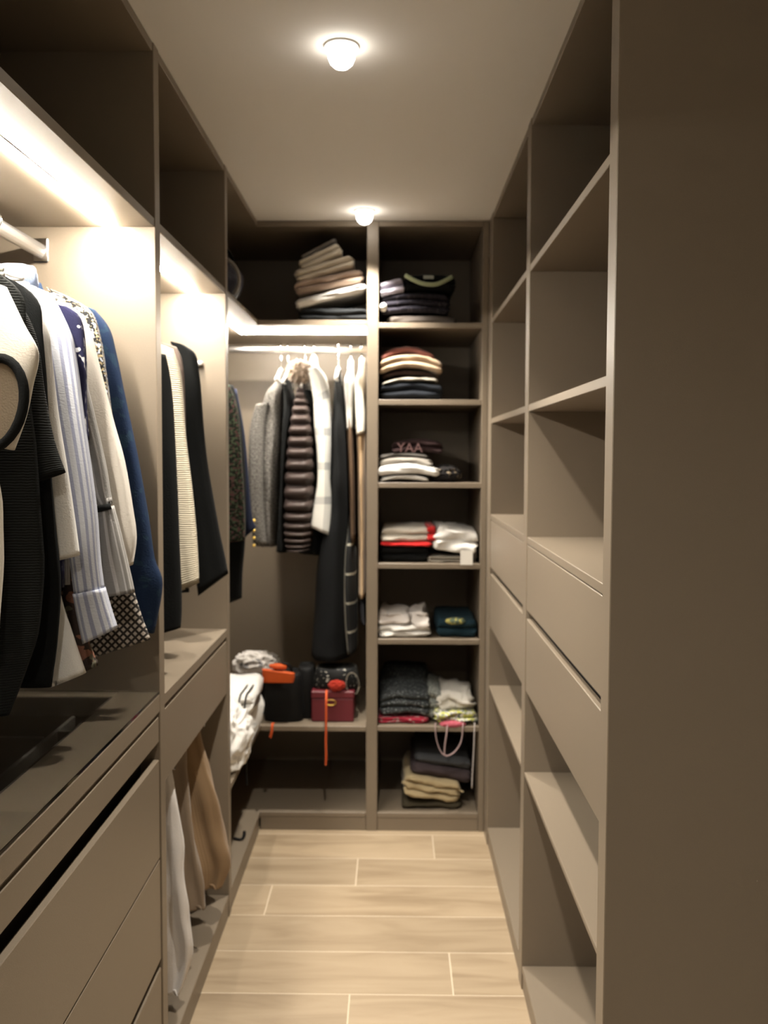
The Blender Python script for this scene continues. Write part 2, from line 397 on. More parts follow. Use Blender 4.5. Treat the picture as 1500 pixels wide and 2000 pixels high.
# ---- left unit two
u2 = thing('wardrobe', 'middle left open wardrobe unit with short hanging rail above a trouser rack', 'wardrobe', (-.83, 2.37, 0), 'built-in wardrobe units')
box('side_panel', -1.13, XL, 2.745, 2.783, 0, ZC-.002, CARC, u2)
box('top_board', -1.13, XL-.002, 1.986, 2.744, ZC-.022, ZC-.002, CARC, u2)
box('shelf', -1.13, XL-.0015, 1.986, 2.744, Z_TOPU, Z_TOPT, CARC, u2)
led(-.637, -.623, 1.987, 2.743, Z_TOPU, u2)
tube('hanging_rail', [(-.783, 1.987, 1.947), (-.783, 2.743, 1.947)], .011, ALU, u2, m=14, flat=1.5)
box('rail_peg', -.626, -.600, 2.72, 2.744, 1.776, 1.790, WPLAST, u2, bev=.004)
box('counter', -1.13, XL-.0015, 1.986, 2.744, .918, .944, CARC, u2)
box('counter_lip', -.60, XL-.010, 1.987, 2.743, .905, .918, CARC, u2, bev=0)
box('drawer', XL-.022, XL-.004, 1.988, 2.742, .735, .905, CARC, u2, bev=.0015)
box('bottom_board', -1.13, XL-.0015, 1.986, 2.744, .055, .073, CARC, u2)
box('plinth', XL-.02, XL-.003, 1.986, 3.379, 0, .054, CARC, u2)
box('back_panel', -1.148, -1.132, 1.986, 2.783, .0, ZC-.002, CARC, u2)
# pull-out trouser rack
rk = box('rack_frame', -.60, -.585, 2.02, 2.71, .680, .700, ALU, u2, bev=.003)
for yy in (2.08, 2.18, 2.28, 2.38, 2.48, 2.58, 2.66):
    tube('rack_arm', [(-.592, yy, .69), (-1.02, yy, .69)], .006, ALU, rk, m=8)
box('rack_back', -1.04, -1.02, 2.02, 2.71, .680, .700, ALU, rk, bev=.003)
for yy in (2.24, 2.60): box('trouser_clip', -.583, -.572, yy-.006, yy+.006, .672, .735, CHROME, rk, bev=.002)
# ---- corner unit
u3 = thing('wardrobe', 'corner wardrobe section between the left units and the back cabinet', 'wardrobe', (-.83, 3.1, 0), 'built-in wardrobe units')
box('back_panel', -1.148, -1.132, 2.784, 3.399, 0, ZC-.002, CARC, u3)
box('top_board', -1.13, XL-.002, 2.784, 3.399, ZC-.022, ZC-.002, CARC, u3)
box('shelf', -1.13, XL-.0015, 2.784, 3.40, Z_TOPU, Z_TOPT, CARC, u3)
led(-.637, -.623, 2.785, 3.399, Z_TOPU, u3)
tube('hanging_rail', [(-.783, 2.785, 1.947), (-.783, 3.40, 1.947)], .011, ALU, u3, m=14, flat=1.5)
box('shelf', -1.13, XL-.0015, 2.784, 3.40, .402, .422, CARC, u3)
box('bottom_board', -1.13, XL-.0015, 2.784, 3.40, .055, .073, CARC, u3)
# ---- back cabinet, left bay
b1 = thing('wardrobe', 'back cabinet left bay with bright lit rail and coats', 'wardrobe', (-.6, 3.7, 0), 'built-in wardrobe units')
box('back_panel', -1.131, .36, 4.0, 4.016, 0, ZC-.002, CARC, b1)
box('divider_panel', -.108, -.064, YB, 3.999, 0, ZC-.002, CARC, b1)
box('top_board', -1.13, -.109, YB+.001, 3.999, ZC-.022, ZC-.002, CARC, b1)
box('shelf', -1.13, -.109, YB+.001, 3.999, Z_TOPU, Z_TOPT, CARC, b1)
led(-.637, -.623, 3.400, 3.611, Z_TOPU, b1)
led(-.620, -.111, 3.597, 3.611, Z_TOPU, b1)
box('side_panel', -1.148, -1.132, 3.40, 3.999, 0, ZC-.002, CARC, b1)
tube('hanging_rail', [(-1.12, 3.70, 1.942), (-.110, 3.70, 1.942)], .0115, ALU, b1, m=14, flat=1.35)
box('shelf', -1.13, -.109, YB+.001, 3.999, .402, .422, CARC, b1)
box('bottom_board', -1.13, -.109, YB+.001, 3.999, .055, .073, CARC, b1)
box('plinth', -.53, -.109, YB+.003, YB+.02, 0, .054, CARC, b1)
# ---- back cabinet, tower of shelves
b2 = thing('shelf_tower', 'back cabinet narrow tower with seven shelves of folded clothes', 'shelving', (.14, 3.7, 0))
box('side_panel', .339, .361, YB, 3.999, 0, ZC-.002, CARC, b2)
box('top_board', -.063, .338, YB+.001, 3.999, ZC-.022, ZC-.002, CARC, b2)
for zt in (2.010, 1.714, 1.391, 1.073, .773, .424, .073):
    box('shelf', -.063, .338, YB+.001, 3.999, zt-.020, zt, CARC, b2)
box('plinth', -.063, .338, YB+.003, YB+.02, 0, .052, CARC, b2)
# ---- right units
XD = XRW-.012
def right_unit(y0, y1, label, nm_lo):
    u = thing('shelf_unit', label, 'shelving', (.66, (y0+y1)/2, 0), 'open shelf units along the right side')
    box('back_panel', XD-.014, XD, y0, y1, 0, ZC-.002, CARC, u)
    box('top_board', XR+.002, XD-.015, y0, y1, ZC-.022, ZC-.002, CARC, u)
    for zt in (2.012, 1.637, 1.277): box('shelf', XR+.0015, XD-.015, y0, y1, zt-.019, zt, CARC, u)
    for zt in (.623,): box('shelf', XR+.0015, XD-.015, y0, y1, zt-.012, zt, CARC, u)
    box('bottom_board', XR+.0015, XD-.015, y0, y1, .050, .069, CARC, u)
    box('plinth', XR+.004, XR+.02, y0, y1, 0, .049, CARC, u)
    box('drawer', XR+.002, XR+.020, y0+.003, y1-.003, 1.076, 1.255, CARC, u, bev=.0015)
    box('drawer', XR+.002, XR+.020, y0+.003, y1-.003, .852, 1.052, CARC, u, bev=.0015)
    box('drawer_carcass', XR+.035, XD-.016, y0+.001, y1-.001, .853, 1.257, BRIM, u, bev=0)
    return u
r1 = right_unit(1.506, 2.374, 'near right empty shelf unit with two handleless drawers', 0)
box('end_panel', XR, XD, 1.452, 1.505, 0, ZC-.002, CARC, r1, bev=.0015)
box('divider_panel', XR, XD-.015, 2.375, 2.432, 0, ZC-.002, CARC, r1)
r2 = right_unit(2.433, 3.282, 'far right empty shelf unit with two handleless drawers in the corner', 0)
box('end_panel', XR, XD-.015, 3.283, 3.320, 0, ZC-.002, CARC, r2)
box('corner_filler', XR, XR+.018, 3.321, 3.399, 0, ZC-.002, CARC, r2)
# ================================================================ HANGERS
def hanger(x, y, zr, axis, label, mat, group, w=.19, zb=None, r=.0035, bar=.005):
    """hook over the rail, shoulders below; axis X or Y is the direction of the shoulders"""
    t = thing('clothes_hanger', label, 'hanger', (x, y, zr-.12), group)
    A = (lambda a, z: (x+a, y, z)) if axis == 'X' else (lambda a, z: (x, y+a, z))
    R = .021; pts = [A(R*math.cos(q), zr+.002+R*math.sin(q)) for q in [math.radians(v) for v in range(200, -60, -20)]]
    zb = zb or zr-.085
    pts += [A(0, zr-.036), A(0, zb)]
    tube('hook', pts, r*.7, CHROME, t, m=6)
    tube('shoulder_bar', [A(-w, zb-.055), A(-w*.6, zb-.032), A(-.03, zb-.004), A(0, zb), A(.03, zb-.004), A(w*.6, zb-.032), A(w, zb-.055)], bar, mat, t, m=8, nseg=3)
    tube('cross_bar', [A(-w*.97, zb-.056), A(w*.97, zb-.056)], bar*.7, mat, t, m=6)
    return t
# ================================================================ GARMENTS ON THE LEFT RAILS
UC = -.783
def body_rows(zs, zh, hw, flare=.0):
    return [(UC-.045, zs+.055, UC+.045, zs+.055), (UC-.06, zs+.03, UC+.06, zs+.03), (UC-.115, zs+.005, UC+.115, zs+.005), (UC-hw+.01, zs-.04, UC+hw-.01, zs-.04),
            (UC-hw, zs-.12, UC+hw, zs-.12), (UC-hw, (zs+zh)/2, UC+hw, (zs+zh)/2), (UC-hw-flare, zh, UC+hw+flare, zh)]
def left_garment(nm, label, cat, Y, mat, sleeve=None, zs=1.80, zh=1.2, hw=.165, th=.012, sth=.014, hem=None, cuff=None, cuffmat=None, extra=None, seed=1, collar=None, mirror=True, hmat=None, group='clothes on the left hanging rails', k=5, amp=.16, flare=0, quilt=0, hanglab=None):
    t = thing(nm, label, cat, (UC, Y, zh), group)
    rows = body_rows(zs, zh, hw, flare)
    if hem: rows = [r for r in rows if r[1] > hem[0][1]+.06]+hem
    loft('body', rows, Y, th, mat, t, seed=seed, k=k, amp=amp)
    if sleeve:
        loft('sleeve', sleeve, Y-.004, sth, mat, t, seed=seed+1, k=3, amp=.14, m=20)
        if mirror: loft('sleeve', [(2*UC-c, d, 2*UC-a, b) for a, b, c, d in sleeve], Y, sth, mat, t, seed=seed+2, k=3, amp=.14, m=20)
    if cuff: loft('cuff', cuff, Y-.004, sth*1.15, cuffmat or mat, t, seed=seed+3, k=3, amp=.06, m=20, n=4)
    if collar: crumple('collar', (UC+.092, Y+.008, zs+.018), (.044, .020, .024), collar, t, seed=3, amp=.12, freq=1.5, boxy=.7, ridge=False, sub=4)
    hanger(UC, Y if Y < 1.69 or Y > 1.9 else 1.665+(Y-1.69)*.25, 1.949, 'X', hanglab or ('slim hanger carrying the '+' '.join(label.split(' hanging')[0].split(' with')[0].split(',')[0].split()[:9])), hmat or WPLAST, 'hangers on the left rails', w=hw*.82, zb=zs+.05)
    return t
S = {
'cream_sleeve':[(-0.698,1.786,-0.596,1.755),(-0.7,1.724,-0.57,1.7),(-0.677,1.669,-0.547,1.654),(-0.655,1.614,-0.557,1.603),(-0.648,1.567,-0.569,1.556),(-0.633,1.52,-0.589,1.505)],
'knit_sleeve':[(-0.7,1.799,-0.628,1.765),(-0.684,1.724,-0.593,1.699),(-0.67,1.606,-0.58,1.606),(-0.655,1.522,-0.564,1.522),(-0.635,1.441,-0.547,1.469)],
'white_sleeve':[(-0.676,1.815,-0.624,1.785),(-0.66,1.733,-0.6,1.716),(-0.652,1.663,-0.594,1.663),(-0.641,1.576,-0.585,1.576),(-0.629,1.487,-0.572,1.488),(-0.613,1.399,-0.56,1.399),(-0.601,1.31,-0.551,1.322)],
'striped_sleeve':[(-0.689,1.817,-0.616,1.785),(-0.663,1.726,-0.584,1.717),(-0.655,1.671,-0.575,1.671),(-0.638,1.579,-0.564,1.579),(-0.621,1.487,-0.552,1.487),(-0.604,1.394,-0.542,1.394),(-0.592,1.301,-0.537,1.31),(-0.585,1.243,-0.531,1.254)],
'striped_cuff':[(-0.587,1.244,-0.529,1.256),(-0.579,1.197,-0.518,1.217),(-0.57,1.152,-0.507,1.181)],
'star_sleeve':[(-0.675,1.804,-0.614,1.776),(-0.647,1.749,-0.578,1.749),(-0.639,1.674,-0.569,1.674),(-0.636,1.6,-0.57,1.6),(-0.632,1.524,-0.566,1.525)],
'grey_sleeve':[(-0.659,1.753,-0.617,1.734),(-0.642,1.678,-0.592,1.678),(-0.624,1.582,-0.57,1.592),(-0.601,1.487,-0.547,1.487),(-0.588,1.429,-0.538,1.429),(-0.567,1.398,-0.534,1.406)],
'grey_flare':[(-0.567,1.394,-0.532,1.402),(-0.572,1.352,-0.519,1.352),(-0.569,1.293,-0.506,1.294),(-0.558,1.227,-0.494,1.237)],
'beige_sleeve':[(-0.663,1.802,-0.614,1.777),(-0.644,1.743,-0.591,1.738),(-0.631,1.664,-0.573,1.665),(-0.612,1.566,-0.549,1.566),(-0.594,1.486,-0.528,1.486),(-0.58,1.396,-0.513,1.397),(-0.571,1.326,-0.506,1.337),(-0.566,1.276,-0.514,1.282)],
'speckle_sleeve':[(-0.689,1.829,-0.643,1.809),(-0.669,1.789,-0.6,1.781),(-0.65,1.729,-0.582,1.729),(-0.636,1.648,-0.57,1.648),(-0.622,1.527,-0.555,1.527),(-0.614,1.425,-0.542,1.425)],
'navy_sleeve':[(-0.672,1.815,-0.624,1.799),(-0.651,1.762,-0.595,1.762),(-0.641,1.709,-0.581,1.709),(-0.621,1.603,-0.56,1.603),(-0.601,1.485,-0.537,1.486),(-0.587,1.367,-0.517,1.367),(-0.577,1.28,-0.505,1.281),(-0.567,1.215,-0.489,1.224),(-0.55,1.139,-0.508,1.121)],
'floral_sleeve':[(-0.662,1.777,-0.623,1.758),(-0.655,1.584,-0.616,1.584),(-0.647,1.388,-0.611,1.388),(-0.64,1.289,-0.613,1.289),(-0.638,1.21,-0.609,1.21),(-0.618,1.13,-0.595,1.145),(-0.604,1.076,-0.576,1.088)],
'black_dress2':[(-0.656,1.747,-0.565,1.745),(-0.645,1.659,-0.551,1.66),(-0.634,1.483,-0.541,1.483),(-0.624,1.292,-0.535,1.292),(-0.613,1.125,-0.531,1.126),(-0.601,1.048,-0.534,1.066)],
'cream_knit':[(-0.634,1.794,-0.583,1.775),(-0.619,1.711,-0.561,1.704),(-0.612,1.55,-0.551,1.55),(-0.597,1.414,-0.536,1.414),(-0.582,1.278,-0.524,1.278),(-0.563,1.137,-0.519,1.158)],
'taupe_sleeve':[(-0.64,1.803,-0.591,1.789),(-0.626,1.731,-0.572,1.731),(-0.625,1.551,-0.567,1.551),(-0.623,1.412,-0.565,1.412)],
'blazer_sleeve':[(-0.638,1.819,-0.601,1.811),(-0.631,1.788,-0.569,1.785),(-0.624,1.729,-0.558,1.722),(-0.618,1.627,-0.55,1.627),(-0.61,1.51,-0.541,1.51),(-0.599,1.392,-0.524,1.392),(-0.585,1.274,-0.502,1.274),(-0.566,1.09,-0.479,1.155)],
'floral_dress':[(-0.663,1.753,-0.574,1.741),(-0.646,1.655,-0.547,1.656),(-0.629,1.477,-0.532,1.477),(-0.621,1.297,-0.524,1.297),(-0.617,1.188,-0.524,1.198)],
'black_long3':[(-0.66,1.759,-0.578,1.747),(-0.652,1.623,-0.551,1.623),(-0.644,1.384,-0.534,1.385),(-0.636,1.181,-0.538,1.181),(-0.637,1.069,-0.548,1.07),(-0.63,0.95,-0.551,0.98)],
'navy_coat3':[(-0.643,1.749,-0.583,1.74),(-0.626,1.57,-0.554,1.57),(-0.617,1.381,-0.539,1.381),(-0.608,1.285,-0.528,1.267),(-0.59,1.161,-0.513,1.229)],
}
CREAM = fab('cream_jersey', (.74, .69, .60)); KNIT = fab('charcoal_knit', (.011, .012, .011), 'knit', f=70, bump=.6)
BLACK = fab('black_cloth', (.0045, .005, .005)); WHITE = fab('white_cotton', (.80, .78, .74))
BLUEST = fab('blue_white_stripe', (.62, .64, .69), 'stripes', (.33, .35, .47), 100, thr=.42)
DENIML = fab('grey_blue_chambray', (.15, .18, .24)); NAVYST = fab('navy_white_birds', (.022, .022, .060), 'speckle', (.75, .75, .75), 26, thr=.62)
GREYST = fab('sheer_grey_stripe', (.22, .21, .195), 'stripes', (.42, .40, .38), 100, thr=.30)
BEIGE = fab('ecru_blouse', (.66, .61, .54)); SPECK = fab('gold_black_print', (.03, .03, .03), 'speckle', (.60, .48, .28), 150, thr=.55, c3=(.6, .65, .75))
NAVY = fab('navy_denim', (.012, .025, .062), 'speckle', (.018, .040, .072), 30, thr=.58); SNAKE = fab('lattice_print', (.50, .44, .38), 'lattice', (.03, .025, .022), 62, thr=.40, uv=False)
FLORAL = fab('brown_floral', (.05, .035, .03), 'speckle', (.26, .12, .08), 34, thr=.56, c3=(.14, .13, .09))
g0 = left_garment('short_sleeved_blouse', 'cream short sleeved top with black edging hanging nearest the camera', 'top', 1.345, CREAM, S['cream_sleeve'], zh=1.18, seed=3, sth=.018,
             hem=[(-.95, 1.40, -.606, 1.408), (-.95, 1.28, -.612, 1.286), (-.95, 1.16, -.622, 1.19)])
t = g0
tube('cuff_band', [(x, 1.314, z) for x, _, z in ellipse_pts(-.606, 1.32, 1.575, .045, .070, tilt=-.25)], .0075, BLACK, t, m=8, closed=True, flat=1.3)
vs = [(-.606, 1.316, 1.575)]+[(x, 1.314, z) for x, _, z in ellipse_pts(-.606, 1.32, 1.575, .044, .069, tilt=-.25)]
mesh('sleeve_lining', vs, [(0, 1+i, 1+(i+1) % 28) for i in range(28)], fab('beige_lining', (.17, .135, .095)), t, [(v[0], v[2]) for v in vs])
left_garment('charcoal_knit_dress', 'long charcoal rib knit dress hanging almost to the counter', 'dress', 1.405, KNIT, None, zh=1.07, hw=.19, seed=5,
             hem=[(-.95, 1.405, -.574, 1.405), (-.95, 1.25, -.574, 1.25), (-.95, 1.12, -.600, 1.15), (-.94, 1.05, -.632, 1.07)])
left_garment('knit_pullover', 'charcoal black knit top with wide short sleeve', 'top', 1.445, KNIT, S['knit_sleeve'], zh=1.30, hw=.17, seed=8, sth=.018)
left_garment('black_dress', 'long plain black dress behind the charcoal knit clothes', 'dress', 1.480, BLACK, None, zh=1.09, hw=.19, seed=9, hem=[(-.95, 1.40, -.579, 1.40), (-.95, 1.23, -.574, 1.23), (-.94, 1.095, -.590, 1.097)])
left_garment('white_shirt', 'white long sleeved shirt with plain cuff beside the striped shirt', 'shirt', 1.515, WHITE, S['white_sleeve'], zh=1.30, seed=11)
left_garment('white_tunic', 'white tunic whose pointed hem hangs just above the counter', 'tunic', 1.542, WHITE, None, zh=1.1, hw=.168, seed=13, hem=[(-.80, 1.396, -.600, 1.397), (-.78, 1.259, -.598, 1.26), (-.70, 1.168, -.576, 1.177), (-.617, 1.080, -.554, 1.106)])
left_garment('striped_shirt', 'blue and white striped shirt with buttoned cuff', 'shirt', 1.58, BLUEST, S['striped_sleeve'], zh=1.20, seed=15, cuff=S['striped_cuff'], collar=DENIML, sth=.016)
left_garment('navy_blouse', 'navy blouse printed with small white birds', 'blouse', 1.615, NAVYST, S['star_sleeve'], zh=1.25, seed=17)
g = left_garment('grey_striped_blouse', 'sheer grey striped blouse with black sleeve band and flared hem', 'blouse', 1.645, GREYST, S['grey_sleeve'], zh=1.25, seed=19)
loft('sleeve_flare', S['grey_flare'], 1.641, .016, GREYST, g, seed=20, amp=.2, k=6)
tube('sleeve_band', [(-.569, 1.624, 1.394), (-.55, 1.620, 1.397), (-.532, 1.626, 1.402)], .005, BLACK, g, m=8, flat=1.2)
left_garment('floral_blouse', 'brown floral sleeve end hanging low behind the striped cuff', 'blouse', 1.672, FLORAL, S['floral_sleeve'], zh=1.2, seed=21, sth=.012)
left_garment('ecru_blouse', 'plain ecru blouse with long puffed sleeve', 'blouse', 1.70, BEIGE, S['beige_sleeve'], zh=1.25, seed=23, sth=.018)
left_garment('speckled_top', 'gold and black speckled top behind the ecru blouse', 'top', 1.735, SPECK, S['speckle_sleeve'], zh=1.3, seed=25)
left_garment('lattice_print_dress', 'brown and cream lattice print dress with slanted hem', 'dress', 1.77, SNAKE, None, zh=1.1, hw=.17, seed=27, hem=[(-.803, 1.381, -.575, 1.382), (-.784, 1.276, -.548, 1.267), (-.744, 1.171, -.519, 1.172), (-.629, 1.078, -.501, 1.119)])
left_garment('navy_denim_shirt', 'dark navy denim shirt with faint pattern, last before the lit panel', 'shirt', 1.825, NAVY, S['navy_sleeve'], zh=1.2, seed=29, sth=.018)
# middle unit
left_garment('black_long_dress', 'long black dress hanging first in the middle left wardrobe', 'dress', 2.16, BLACK, S['black_dress2'], zh=1.0, seed=31, sth=.02)
left_garment('cream_cardigan', 'cream cable knit cardigan with long sleeve', 'cardigan', 2.30, fab('cream_knit', (.72, .64, .49), 'knit', f=55, bump=1.0), S['cream_knit'], zh=1.15, seed=33, sth=.022)
left_garment('taupe_cardigan', 'taupe knit cardigan behind the cream one', 'cardigan', 2.37, fab('taupe_knit', (.17, .13, .11), 'knit', f=55), S['taupe_sleeve'], zh=1.2, seed=35)
left_garment('black_blazer', 'black blazer with long angled sleeve in the middle left wardrobe', 'blazer', 2.50, BLACK, S['blazer_sleeve'], zh=1.10, hw=.19, seed=37, sth=.026, th=.02)
# corner unit
left_garment('dark_floral_dress', 'dark green floral dress hanging in the corner', 'dress', 3.05, fab('dark_floral', (.012, .016, .012), 'speckle', (.07, .10, .06), 110, thr=.54, c3=(.10, .05, .05)), S['floral_dress'], zh=1.19, zs=1.77, seed=41, sth=.02)
left_garment('long_black_coat', 'long black coat hanging in the corner, reaching lowest', 'coat', 3.13, BLACK, S['black_long3'], zh=.95, zs=1.77, seed=43, sth=.02)
left_garment('navy_coat', 'dark navy coat last on the corner rail', 'coat', 3.23, fab('midnight_cloth', (.012, .016, .035)), S['navy_coat3'], zh=1.2, zs=1.77, seed=45, sth=.02)
# ================================================================ GARMENTS ON THE BACK RAIL
def back_garment(nm, label, cat, rows, mat, Y=3.70, dep=.19, seed=1, neck=True, sleeve=None, smat=None, extra=None, quilt=0, amp=.07, hx=None, hmat=None, hang=True, n=5, power=.8):
    zt = rows[0][1]; xc = (rows[0][0]+rows[0][2])/2 if hx is None else hx
    t = thing(nm, label, cat, (xc, Y, min(r[1] for r in rows)), 'clothes on the back hanging rail')
    th = [dep*.55]+[dep*.9]+[dep]*(len(rows)-2)
    if neck:
        rr = [(xc-.012, zt+.05, xc+.012, zt+.05)]+list(rows); th = [.04]+th
    else: rr = rows
    if quilt: n = max(n, 20)
    loft('body', rr, Y, th, mat, t, seed=seed, amp=amp, k=4, quilt=quilt, n=n, power=power, m=32)
    if sleeve: loft('sleeve', sleeve, Y-dep+.01, .035, smat or mat, t, seed=seed+1, amp=.1, k=3, m=20)
    if hang: hanger(xc, Y, 1.944, 'Y', 'white hanger in the back bay carrying the '+' '.join(label.split(' hanging')[0].split(' with')[0].split(',')[0].split()[:7]), hmat or WPLAST, 'hangers on the back rail', w=.17, zb=zt+.055, bar=.007)
    return t
TWEED = fab('grey_tweed', (.020, .018, .017), 'tweed', (.27, .25, .225), 200, bump=1.0)
g = back_garment('tweed_jacket', 'grey tweed jacket with gold buttons on the back rail', 'jacket',
    [(-.498,1.802,-.463,1.798),(-.535,1.75,-.457,1.751),(-.567,1.638,-.457,1.618),(-.575,1.474,-.464,1.474),(-.570,1.267,-.473,1.268),(-.560,1.122,-.478,1.122)], TWEED, seed=51, hx=-.480, dep=.18,
    sleeve=[(-.560,1.70,-.510,1.71),(-.585,1.60,-.525,1.60),(-.592,1.45,-.530,1.45),(-.588,1.30,-.530,1.30),(-.572,1.13,-.515,1.125)])
for zz in (1.235, 1.195, 1.165, 1.135):
    bm_p = [(-.562+.006*math.cos(a), 3.472, zz+.006*math.sin(a)) for a in [2*math.pi*q/10 for q in range(10)]]
    vs = bm_p+[(x, 3.482, z) for x, _, z in bm_p]+[(-.562, 3.468, zz)]
    mesh('button', vs, [(q, (q+1) % 10, 10+(q+1) % 10, 10+q) for q in range(10)]+[(20, q, (q+1) % 10) for q in range(10)], GOLD, g)
back_garment('black_jacket', 'narrow black jacket between the tweed and the quilted jacket', 'jacket',
    [(-.463,1.791,-.44,1.781),(-.458,1.70,-.412,1.69),(-.463,1.577,-.420,1.577),(-.470,1.371,-.437,1.371),(-.480,1.205,-.442,1.205),(-.49,1.106,-.43,1.098)], BLACK, seed=53, dep=.20)
g = back_garment('quilted_jacket', 'brown quilted down jacket with furry beige collar', 'jacket',
    [(-.402,1.777,-.368,1.777),(-.418,1.70,-.342,1.70),(-.438,1.577,-.328,1.577),(-.453,1.433,-.322,1.433),(-.460,1.268,-.322,1.268),(-.457,1.164,-.330,1.164),(-.445,1.102,-.340,1.11)],
    fab('brown_nylon', (.060, .044, .039), rough=.42, sheen=0, bump=.15), seed=55, dep=.21, quilt=21, amp=.03, hx=-.378, power=.62)
loft('lining', [(-.375,1.76,-.345,1.765),(-.37,1.679,-.318,1.679),(-.37,1.474,-.311,1.474),(-.38,1.268,-.311,1.268),(-.42,1.098,-.290,1.080)], 3.72, .17, BLACK, g, seed=56)
fc = crumple('fur_collar', (-.385, 3.56, 1.835), (.050, .06, .045), fab('beige_fur', (.50, .40, .31), bump=1, uv=False), g, seed=4, amp=.35, freq=7, ridge=False)
g = back_garment('white_plaid_shirt', 'white and grey plaid overshirt with hanging sleeve', 'shirt',
    [(-.36,1.86,-.32,1.866),(-.335,1.771,-.285,1.80),(-.325,1.70,-.275,1.72),(-.315,1.618,-.265,1.618),(-.31,1.50,-.265,1.50),(-.31,1.40,-.268,1.40)],
    fab('white_plaid', (.74, .72, .66), 'plaid', (.30, .30, .29), 9, thr=.22), seed=57, dep=.17,
    sleeve=[(-.355,1.84,-.310,1.855),(-.338,1.771,-.276,1.81),(-.328,1.70,-.262,1.725),(-.326,1.618,-.258,1.618),(-.315,1.516,-.258,1.516),(-.313,1.392,-.260,1.392),(-.328,1.299,-.252,1.299),(-.341,1.206,-.256,1.169)])
back_garment('black_coat', 'long black wool coat, widest on the back rail', 'coat',
    [(-.250,1.806,-.227,1.806),(-.258,1.68,-.200,1.69),(-.262,1.475,-.190,1.475),(-.275,1.268,-.180,1.269),(-.318,1.081,-.172,1.082),(-.335,.852,-.170,.853),(-.350,.658,-.170,.664)], fab('black_wool', (.007, .0075, .008)), seed=59, dep=.21)
back_garment('white_blouse', 'white blouse glowing under the back light strip', 'blouse', [(-.198,1.845,-.172,1.848),(-.212,1.798,-.163,1.79),(-.206,1.68,-.166,1.68),(-.202,1.598,-.170,1.608)], WHITE, seed=61, dep=.17)
back_garment('brown_coat', 'dark brown coat showing as a narrow strip', 'coat', [(-.200,1.765,-.182,1.766),(-.198,1.577,-.168,1.578),(-.188,1.372,-.160,1.372),(-.181,1.144,-.158,1.144)], fab('brown_wool', (.12, .075, .045)), seed=63, dep=.20, hang=False)
back_garment('black_plaid_skirt', 'black skirt with fine white check lines, hanging lowest at the right', 'skirt', [(-.190,1.25,-.170,1.25),(-.200,1.15,-.165,1.15),(-.210,1.092,-.156,1.093),(-.216,.957,-.152,.957),(-.210,.810,-.150,.811),(-.195,.680,-.152,.693)],
    fab('black_plaid', (.016, .016, .016), 'check', (.34, .32, .26), 30, thr=.16), Y=3.64, dep=.14, seed=65, hang=False, neck=False)
back_garment('tan_coat', 'long tan coat beside the white divider panel', 'coat', [(-.160,1.76,-.122,1.765),(-.158,1.639,-.1145,1.639),(-.155,1.475,-.1145,1.475),(-.152,1.269,-.1145,1.269),(-.148,1.061,-.115,1.062),(-.150,.915,-.114,.916)], fab('camel_wool', (.50, .345, .20)), seed=67, dep=.19)
back_garment('ivory_blouse', 'ivory blouse hanging last against the divider panel', 'blouse', [(-.150,1.850,-.122,1.850),(-.165,1.782,-.1145,1.782),(-.162,1.659,-.1145,1.668),(-.157,1.578,-.117,1.588)], fab('ivory_silk', (.80, .76, .66)), Y=3.66, seed=69, dep=.18, hang=False)
back_garment('grey_cardigan', 'dark grey cardigan end below the tan coat', 'cardigan', [(-.144,.90,-.115,.90),(-.146,.860,-.1145,.86),(-.139,.806,-.114,.794)], fab('grey_marl', (.06, .06, .07)), seed=71, dep=.15, hang=False, neck=False)
for hx_, lb in ((-.235, 'bare white hanger beside the black coat'),): hanger(hx_, 3.66, 1.944, 'Y', lb, WPLAST, 'hangers on the back rail', w=.17, bar=.008)
# ================================================================ TROUSERS ON THE RACK
def trousers(nm, label, Y, rows, mat, seed, th=.03, g='trousers on the pull-out rack', hem=None):
    t = thing(nm, label, 'trousers', (rows[-1][0], Y, rows[-1][3]), g)
    loft('front_leg', rows, Y, th, mat, t, seed=seed, amp=.42, k=5, n=7, m=40)
    loft('back_leg', [(a-.02, b+.03, c-.03, d+.04) for a, b, c, d in rows], Y+th*1.9, th*.8, mat, t, seed=seed+1, amp=.42, k=5, n=7, m=40)
    return t
trousers('white_trousers', 'white trousers hanging from the pull-out rack, nearest', 2.17,
    [(-.78,.700,-.565,.700),(-.79,.60,-.550,.60),(-.79,.45,-.535,.45),(-.78,.32,-.523,.32),(-.74,.19,-.515,.21),(-.66,.115,-.545,.12)], fab('white_denim', (.72, .68, .65)), 81, th=.028)
trousers('taupe_trousers', 'taupe trousers in the middle of the rack', 2.40,
    [(-.80,.700,-.590,.700),(-.80,.58,-.575,.58),(-.79,.42,-.560,.42),(-.78,.28,-.535,.28),(-.74,.19,-.530,.215)], fab('taupe_twill', (.24, .18, .125)), 83, th=.02)
trousers('tan_trousers', 'tan corduroy trousers at the far end of the rack', 2.56,
    [(-.82,.700,-.585,.700),(-.82,.60,-.562,.60),(-.80,.48,-.532,.48),(-.78,.35,-.503,.35),(-.74,.255,-.490,.27),(-.68,.19,-.515,.20)], fab('tan_cord', (.29, .19, .105), 'stripes', (.25, .16, .085), 160, thr=.4), 85, th=.035)
